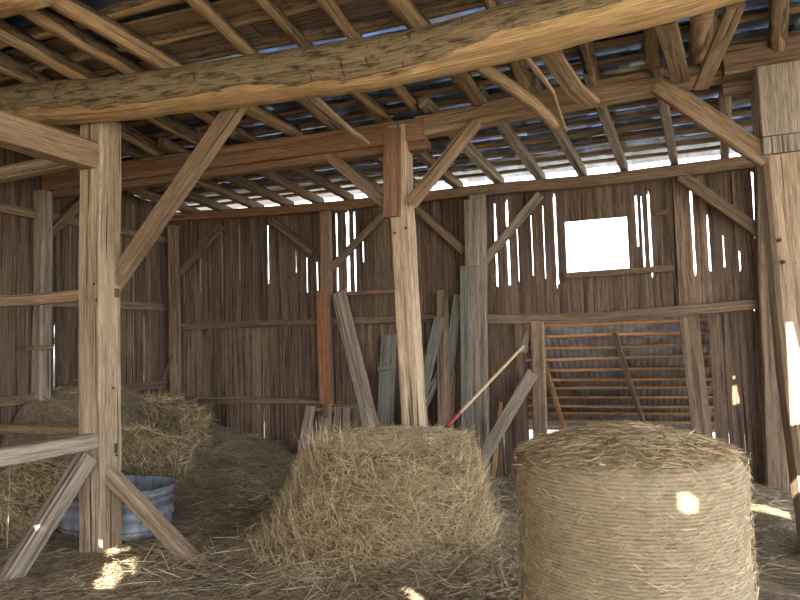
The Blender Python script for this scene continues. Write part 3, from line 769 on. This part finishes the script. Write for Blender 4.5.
lean('leaning_board', (451, 370), (449, 420), 7.38, 7.3, .10, .03, 'red', 'short rust-brown board end showing between the leaning grey-green boards')
lean('leaning_board', (533, 373), (490, 446), 7.22, 7.0, .13, .05, 'grey', 'grey plank slanting down to the floor between the grey post and the opening')
lean('leaning_board', (501, 402), (497, 440), 7.40, 7.36, .04, .03, 'orange', 'small orange-brown board end behind the slanting grey plank')
timber('splintered_board', [aty(523, 352, 7.44), aty(529, 326, 7.44)], .10, .022, 'grey', 'short splintered board end hanging at the top of the opening', 'board', side=(1, 0, 0), taper=.2)
# hanging rod near the corner
timber('iron_rod', [aty(156, 401, 6.9), aty(163, 380, 6.95), aty(172, 354, 7.05)], .025, .025, 'dark', 'dark thin rod leaning in the corner above the heap', 'rod', rounded=True, sides=8, wob=.004)
# pallet
root = empty('slatted_pallet', aty(335, 462, 7.15), 'grey slatted pallet leaning on the back wall behind the unwrapped bale', 'pallet')
def part_t(name, a, b, w, t, mat, Y0=7.34, Y1=7.12):
    A, B = aty(*a, Y0), aty(*b, Y1); o = timber(name, [A-root.location, B-root.location], w, t, mat, parent=root, side=(1, 0, 0), wob=.004); return o
for (a, b, w) in (((311, 406), (299, 470), .14), ((326, 409), (320, 470), .12), ((338, 409), (334, 470), .10), ((347, 408), (344, 470), .10), ((356, 408), (354, 470), .10), ((364, 406), (364, 470), .07)):
    part_t('slat', a, b, w, .02, 'grey')
for y in (409, 452):
    Y = 7.36-(y-405)*.0035
    A, B = aty(306 if y > 420 else 310, y, Y), aty(367, y-3, Y)
    timber('crossbar', [A-root.location, B-root.location], .03, .07, 'brown', parent=root, side=(0, 1, 0))
# long handled tool stuck in the unwrapped bale
A, B, C2 = aty(523.5, 346, 6.2), aty(460, 413, 5.5), aty(447, 426, 5.36)
root = empty('tool_handle', C2, 'long pale tool handle with a red end, its tip stuck behind the unwrapped bale', 'tool')
def rod(name, a, b, r, mat):
    mb = MB(); timber_geo(mb, [a-root.location, b-root.location], r*2, r*2, rounded=True, sides=12, wob=.0006); return mb.build(name, M[mat], root, True)
rod('shaft', B, A, .0135, 'ash'); rod('red_grip', C2, B, .018, 'redpaint')['label'] = 'red painted end of the handle'
rod('metal_tip', C2+(C2-B).normalized()*.45, C2, .013, 'iron')['label'] = 'dark metal tip going down into the hay'

# ------------------------------------------------------------------ rafters, battens, roof covering
ORD = ['first', 'second', 'third', 'fourth', 'fifth', 'sixth', 'seventh', 'eighth', 'ninth', 'tenth', 'eleventh', 'twelfth', 'thirteenth', 'fourteenth', 'fifteenth', 'sixteenth', 'seventeenth', 'eighteenth', 'nineteenth', 'twentieth', 'twenty-first', 'twenty-second', 'twenty-third', 'twenty-fourth']
SK = .12
low = [95, 130, 165, 195, 225, 255, 285, 316, 346, 383, 420, 456, 497, 539, 581, 624, 674, 725, 775]
lowx = [aty(px, 205-(px-300)*.11, 7.4).x for px in low]
lowx = [x for x in lowx if x > XL+.1]+[lowx[-1]+.48*k for k in range(1, 2)]
for i, x in enumerate(lowx):
    y0, y1 = 7.55, 5.30+random.uniform(-.05, .02)
    timber('lower_rafter', [(x-SK*(y1-7.4)*-1, y1, rz(y1)+.055), (x+SK*(y0-7.4), y0, rz(y0)+.055)], random.uniform(.075, .1), .105, 'grey' if x > -1.8 else 'brown',
           f'sawn rafter on the back wall plate, {ORD[i]} counted from the corner post', 'rafter', 'rafters over the back wall', side=(1, 0, 0), wob=.007)
upx = [-.67+.48*k for k in range(-11, 8)]
for i, x in enumerate(upx):
    if x < XL+.15: continue
    random.seed(100+i)
    r = random.uniform(.095, .14); x += random.uniform(-.07, .07); j = random.uniform(-.3, .3)
    y0, y1 = 5.50+random.uniform(-.1, .06), .95
    c = [(x+SK*(y-5.3)+j*(5.4-y)*.3+random.uniform(-.05, .05), y, rz(y)+.06+random.uniform(-.012, .02)) for y in (y1, 2.1, 3.1, 4.1, y0)]
    timber('pole_rafter', c, r, r*1.05, 'pole', f'round pole rafter passing over the log, {ORD[i]} counted from the side wall', 'rafter', 'pole rafters above the log', rounded=True, side=(1, 0, 0), wob=.026, peel=random.choice([-.6, -.3, .1]), seg=30)
random.seed(55)
# battens: sawn near the back wall, split logs and wide boards towards the viewer
ys = []
y = 7.40
while y > 1.7:
    ys.append(y); y -= (.26 if y > 4.3 else .33)+random.uniform(-.03, .03)
for i, y in enumerate(ys):
    rough = y < 4.3
    pts = [(x, y+random.uniform(-.025, .025), rz(y)+(.138 if not rough else .15)+random.uniform(-.012, .012)) for x in np.arange(XL+.05, 4.7, .9)]
    if rough: timber('roof_pole', pts, random.uniform(.10, .19), random.uniform(.07, .10), 'pole', f'rough split pole lying across the rafters near the log, {ORD[i]} row up from the eave', 'batten', 'rough split poles across the rafters', rounded=True, side=(0, 1, 0), wob=.022, peel=-.6, seg=60)
    else: timber('roof_batten', pts, random.uniform(.06, .09), .03, 'sheath', f'roof batten under the grey sheets, {ORD[i]} row up from the eave of the back wall', 'batten', 'battens under the roof sheets', side=(0, 1, 0), wob=.010, seg=40)
# covering: overlapping grey sheets course by course
mb = MB()
for i in range(len(ys)):
    y1 = 7.80 if i == 0 else ys[i-1]+.05
    y0 = ys[i]-.04 if i < len(ys)-1 else ys[i]-.3
    x = XL-.15
    while x < 4.8:
        w = random.uniform(.22, .38); lift = .012+random.uniform(0, .008)
        h0 = rz(y0)+.175+lift*0; h1 = rz(y1)+.175+.022+random.uniform(-.004, .008)
        if y0 < 4.3: h0 += .03; h1 += .03
        t = random.uniform(.2, .84)
        if random.random() < .07: t = .95
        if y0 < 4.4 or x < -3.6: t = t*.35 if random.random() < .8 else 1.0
        rings = [[(x-.012, yy, hh), (x+w+.012, yy, hh+.006), (x+w+.012, yy, hh+.014), (x-.012, yy, hh+.008)] for yy, hh in ((y0, h0), ((y0+y1)/2, (h0+h1)/2-.004), (y1, h1))]
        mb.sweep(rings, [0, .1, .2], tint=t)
        x += w+random.choice([.0, .0, .0, .004])
mb.build('ceiling', M['slate'])['kind'] = 'structure'
# wide boards lying on the poles nearest the viewer
mb = MB()
yy = 4.25
while yy > 1.4:
    w = random.uniform(.2, .32); x = XL
    while x < 4.6:
        L = random.uniform(1.2, 2.6); 
        if random.random() < .86: timber_geo(mb, [(x, yy-w/2, rz(yy)+.20), (x+L-.02, yy-w/2+random.uniform(-.03, .03), rz(yy)+.20)], w, .02, side=(0, 1, 0), wob=.006, seg=6, tint=random.uniform(.2, .9))
        x += L
    yy -= w+random.uniform(.0, .05)
mb.build('ceiling.001', M['sheath'])['kind'] = 'structure'

# hanging scraps of wood between the log and the purlin
def scrap(name, pxs, w, h, mat, label, rounded=False, taper=1, Ya=4.25, Yb=5.24, **kw):
    n = len(pxs); pts = [aty(*p, Ya+(Yb-Ya)*i/(n-1)) for i, p in enumerate(pxs)]
    timber(name, pts, w, h, mat, label, 'scrap', side=(1, 0, 0), rounded=rounded, taper=taper, wob=.008, seg=16, **kw)
scrap('split_stick', [(300, 86), (330, 113), (352, 132), (368, 143)], .06, .05, 'pale', 'pale split stick hanging down in front of the red-brown purlin', taper=.55)
scrap('split_branch', [(474, 62), (505, 83), (535, 105), (557, 127)], .10, .09, 'pole', 'thick ragged branch hanging across the pale purlin', True, peel=.6)
scrap('split_branch', [(520, 52), (540, 74), (553, 92), (558, 106), (567, 131)], .05, .045, 'pole', 'thin crooked branch hanging between the ragged branch and the wide slab', True, .6, peel=.6)
scrap('bark_slab', [(543, 44), (560, 68), (574, 88), (590, 102)], .14, .04, 'amber', 'wide split slab hanging over the pale purlin')
scrap('bark_slab', [(664, 22), (672, 50), (680, 80)], .13, .05, 'amber', 'short split slab hanging over the purlin near the pointed plank')
scrap('log_stub', [(701, 14), (699, 38), (697, 57)], .13, .12, 'pole', 'stubby log end hanging beside the pointed plank', True, .85, peel=.2)
scrap('slanting_plank', [(736, 4), (720, 45), (702, 88)], .11, .04, 'amber', 'plank tilted the opposite way, its foot in front of the purlin near the outer post')
timber('thin_strut', [aty(724, 76, 5.55), aty(721, 105, 5.6), aty(725, 130, 6.2), aty(727, 158, 7.2)], .05, .04, 'brown', 'thin bent strut below the purlin joint near the outer post', 'strut', wob=.01)
for px0, px1, Y in ((-30, 40, 3.0),):
    timber('log_beam', [aty(-60, 14, 3.0), aty(0, 4, 3.0), aty(42, -8, 3.0)], .2, .16, 'log', 'end of a nearer peeled log in the top corner under the roof', 'beam', rounded=True, sides=16, peel=.5, side=(0, 1, 0), wob=.006)

# ------------------------------------------------------------------ front half of the roof (behind the viewer) with holes added only to shape the sun patches
AZ, EL = R(10), R(27)
SD = Vector((math.cos(EL)*math.sin(AZ), math.cos(EL)*math.cos(AZ), -math.sin(EL)))
def to_roof(p):   # back along the sun to the roof cover
    # z = 3.66+.115*(7.45-y)
    k = (3.66+.115*7.45-.115*p.y-p.z)/(-SD.z-.115*SD.y); q = p-SD*k; return q
    
patches = []
fl = [(108, 545), (122, 545), (122, 560), (118, 574), (108, 588), (92, 588), (98, 578), (106, 564)]
patches.append([atz(x, y, .05) for x, y in fl])
patches.append([atz(x, y, .05) for x, y in ((130, 556), (134, 556), (134, 574), (129, 574))])
patches.append([atz(x, y, .10) for x, y in ((403, 589), (410, 589), (421, 599), (410, 602))])
patches.append([atz(x, y, .05) for x, y in ((748, 507), (798, 518), (798, 524), (775, 519), (750, 514))])
yb = BR.y-.50
patches.append([aty(x, y, yb) for x, y in ((677, 492), (687, 489), (696, 495), (696, 506), (686, 511), (677, 506))])
patches.append([aty(x, y, 7.46) for x, y in ((732, 365), (738, 362), (741, 370), (740, 378), (733, 379))])
patches.append([aty(x, y, 7.46) for x, y in ((732, 386), (741, 383), (742, 402), (733, 405))])
patches.append([aty(x, y, 5.24) for x, y in ((785, 298), (787, 300), (812, 402), (812, 424), (791, 424))])
holes = [[to_roof(Vector(p)) for p in P] for P in patches]
RX0, RX1, RY0, RY1 = XL-.2, 5.0, YF-.3, 1.95
vs = [(RX0, RY0), (RX1, RY0), (RX1, RY1), (RX0, RY1)]; fs = [[0, 1, 2, 3]]; hl = []
for h in holes:
    if min(p.y for p in h) > RY1: continue
    i0 = len(vs); vs += [(p.x, p.y) for p in h]; fs.append(list(range(i0, len(vs)))); hl.append([(p.x, p.y) for p in h])
r = delaunay_2d_cdt([Vector(v) for v in vs], [], fs, 0, 1e-5)
V2, F2 = r[0], r[2]
def inside(pt, poly):
    c = False; n = len(poly)
    for i in range(n):
        (x1, y1), (x2, y2) = poly[i], poly[(i+1) % n]
        if (y1 > pt[1]) != (y2 > pt[1]) and pt[0] < (x2-x1)*(pt[1]-y1)/(y2-y1)+x1: c = not c
    return c
mb = MB(); mb.add([(v.x, v.y, 3.66+.115*(7.45-v.y)) for v in V2])
for f in F2:
    c = sum((Vector(V2[i]) for i in f), Vector((0, 0)))/len(f)
    if any(inside(c, h) for h in hl): continue
    mb.quad(tuple(f), tuple((V2[i].x, V2[i].y) for i in f), .4)
mb.build('ceiling.002', M['sheath'])['kind'] = 'structure'
timber('front_beam', [(XL, .98, 4.05), (4.8, .98, 4.05)], .2, .2, 'amber', 'squared beam under the pole rafters behind the viewer', 'beam', side=(0, 1, 0))

# ------------------------------------------------------------------ lean-to behind the opening
root = empty('lean_to_roof', (-.2, 7.7, 1.7), 'low lean-to roof of battens and corrugated iron seen through the opening', 'roof')
def lz(y): return 1.80-.55*(y-7.6)
mb = MB(); rings = []
for i in range(0, 480):
    x = XL-.4+i*.0185; dz = .012*math.sin(i*math.pi/2)
    rings.append([(x+.2, y, lz(y)+.06+dz-1.7) for y in (7.60, 8.6, 10.75)])
rings = [[(p[0], p[1]-7.7, p[2]) for p in r_] for r_ in rings]
mb.sweep(rings, [i*.0185 for i in range(480)], closed=False, cap=False)
o = mb.build('corrugated_sheet', M['corr'], root, True)
md = o.modifiers.new('thick', 'SOLIDIFY'); md.thickness = .003
for k in range(12):
    y = 7.66+.265*k
    timber('roof_batten', [V(-2.6, y, lz(y)+.022)-root.location, V(2.3, y+.03, lz(y)+.03+random.uniform(-.02, .02))-root.location], .05, .036, 'orange', parent=root, side=(0, 1, 0), wob=.006)
for (a, b) in (((613, 322), (648, 436)), ((535, 330), (560, 430))):
    A = aty(*a, 7.7); B = aty(*b, 9.6); A.z = lz(7.7)-.06
    timber('rafter', [A-root.location, V(B.x, 10.5, lz(10.5)-.06)-root.location], .055, .06, 'brown' if a[0] > 600 else 'orange', parent=root, wob=.006)
for x in (-2.5, 2.2):
    timber('post', [V(x, 10.3, -.12)-root.location, V(x, 10.3, lz(10.3))-root.location], .1, .1, 'orange', parent=root)

# trees beyond the barn
def tree(x, y, h, label):
    root = empty('tree', (x, y, -.1), label, 'tree', 'trees behind the barn')
    timber('trunk', [(0, 0, 0), (.1, 0, h*.55)], .35, .35, 'brown', parent=root, rounded=True, taper=.6, wob=.02)
    k = 2600; P = unit(RNG.normal(size=(k, 3)))*(RNG.uniform(.5, 1, (k, 1)))*np.array([[h*.33, h*.33, h*.33]])+np.array([[0, 0, h*.66]])
    s = Straw(); s.add(P, unit(RNG.normal(size=(k, 3))), RNG.uniform(.3, .5, k), RNG.uniform(.15, .3, k), tints(k), curl=.4)
    c = s.mesh('crown', None, [M['leaf']]); c.parent = root

# ------------------------------------------------------------------ metal tub
TB, TR, TH = V(-4.42, 4.71, 0), .34, .40
root = empty('metal_tub', (TB.x, TB.y, .02), 'oval blue-grey galvanised tub with rusty bands standing behind the front post', 'tub')
mb = MB(); prof = []
def pr(r, z, t): prof.append((r, z, t))
pr(.001, .03, 0); pr(TR*.93, .03, 0)
inner = []
for z, t in ((.0, 0), (.02, .2), (.06, .9), (.075, 0), (.15, 0), (.165, .25), (.19, .25), (.2, 0), (.255, 0), (.27, .6), (.285, .8), (.30, .8), (.315, 0), (.345, 0), (.355, .9), (.375, .9), (.385, 0), (.43, 0)):
    rib = .012 if t > .2 else 0
    inner.append((TR*(.94+.06*z/.44)+rib, z, t))
full = [(.001, 0, 0)]+inner+[(TR+.018, .425, 0), (TR+.024, .435, .2), (TR+.018, .448, .2), (TR+.002, .448, 0), (TR-.006, .43, 0)]+[(TR*(.94+.06*z/.44)-.008, z, 0) for z in (.38, .3, .2, .1, .03)]+[(.001, .03, 0)]
ns = 72
def oval(r_, i): a = 2*math.pi*i/ns; return math.cos(a)*r_+math.copysign(.2*min(1, r_/TR)*min(1, abs(math.cos(a))*4), math.cos(a)), math.sin(a)*r_
rings = [[(*oval(r_, i), z*TH/.44) for i in range(ns)] for r_, z, t in full]
mb.sweep(rings, [f[1] for f in full], cap=False, tints=[[f[2]]*ns for f in full])
mb.build('tub_body', M['tub'], root, True)
for sx in (R(-20), R(160)):
    mb = MB(); c = V(math.cos(sx)*(TR+.02)+math.copysign(.2, math.cos(sx)), math.sin(sx)*(TR+.02), .31); tdir = V(-math.sin(sx), math.cos(sx), 0); nd = V(math.cos(sx), math.sin(sx), 0)
    timber_geo(mb, [c-tdir*.06, c-tdir*.055+nd*.03-V(0, 0, .03), c+tdir*.055+nd*.03-V(0, 0, .03), c+tdir*.06], .012, .012, rounded=True, sides=8, wob=.0003, seg=14)
    mb.build('handle', M['tub'], root, True)

# ------------------------------------------------------------------ light
sun = bpy.data.lights.new('sun', 'SUN'); sun.energy = 11.0; sun.angle = R(.12); sun.color = (1, .93, .8)
so = bpy.data.objects.new('sun', sun); COL.objects.link(so); so.rotation_euler = SD.to_track_quat('-Z', 'Y').to_euler()
w = bpy.data.worlds.new('sky'); SC.world = w; w.use_nodes = True; nt = w.node_tree; nt.nodes.clear(); g = NT(nt)
out = g.n('ShaderNodeOutputWorld'); bg = g.n('ShaderNodeBackground'); g.l(bg.outputs[0], out.inputs[0])
tc = g.n('ShaderNodeTexCoord'); sp = g.n('ShaderNodeSeparateXYZ'); g.l(tc.outputs['Generated'], sp.inputs[0])
g.l(g.ramp(sp.outputs[2], [(0, (.93, .95, .97)), (.25, (.80, .88, 1.0)), (1, (.42, .60, .95))]), bg.inputs[0])
bg.inputs[1].default_value = 2.2
SC.view_settings.view_transform = 'Standard'; SC.view_settings.look = 'None'; SC.view_settings.gamma = 1; SC.view_settings.use_curve_mapping = False
SC.view_settings.exposure = 1.75
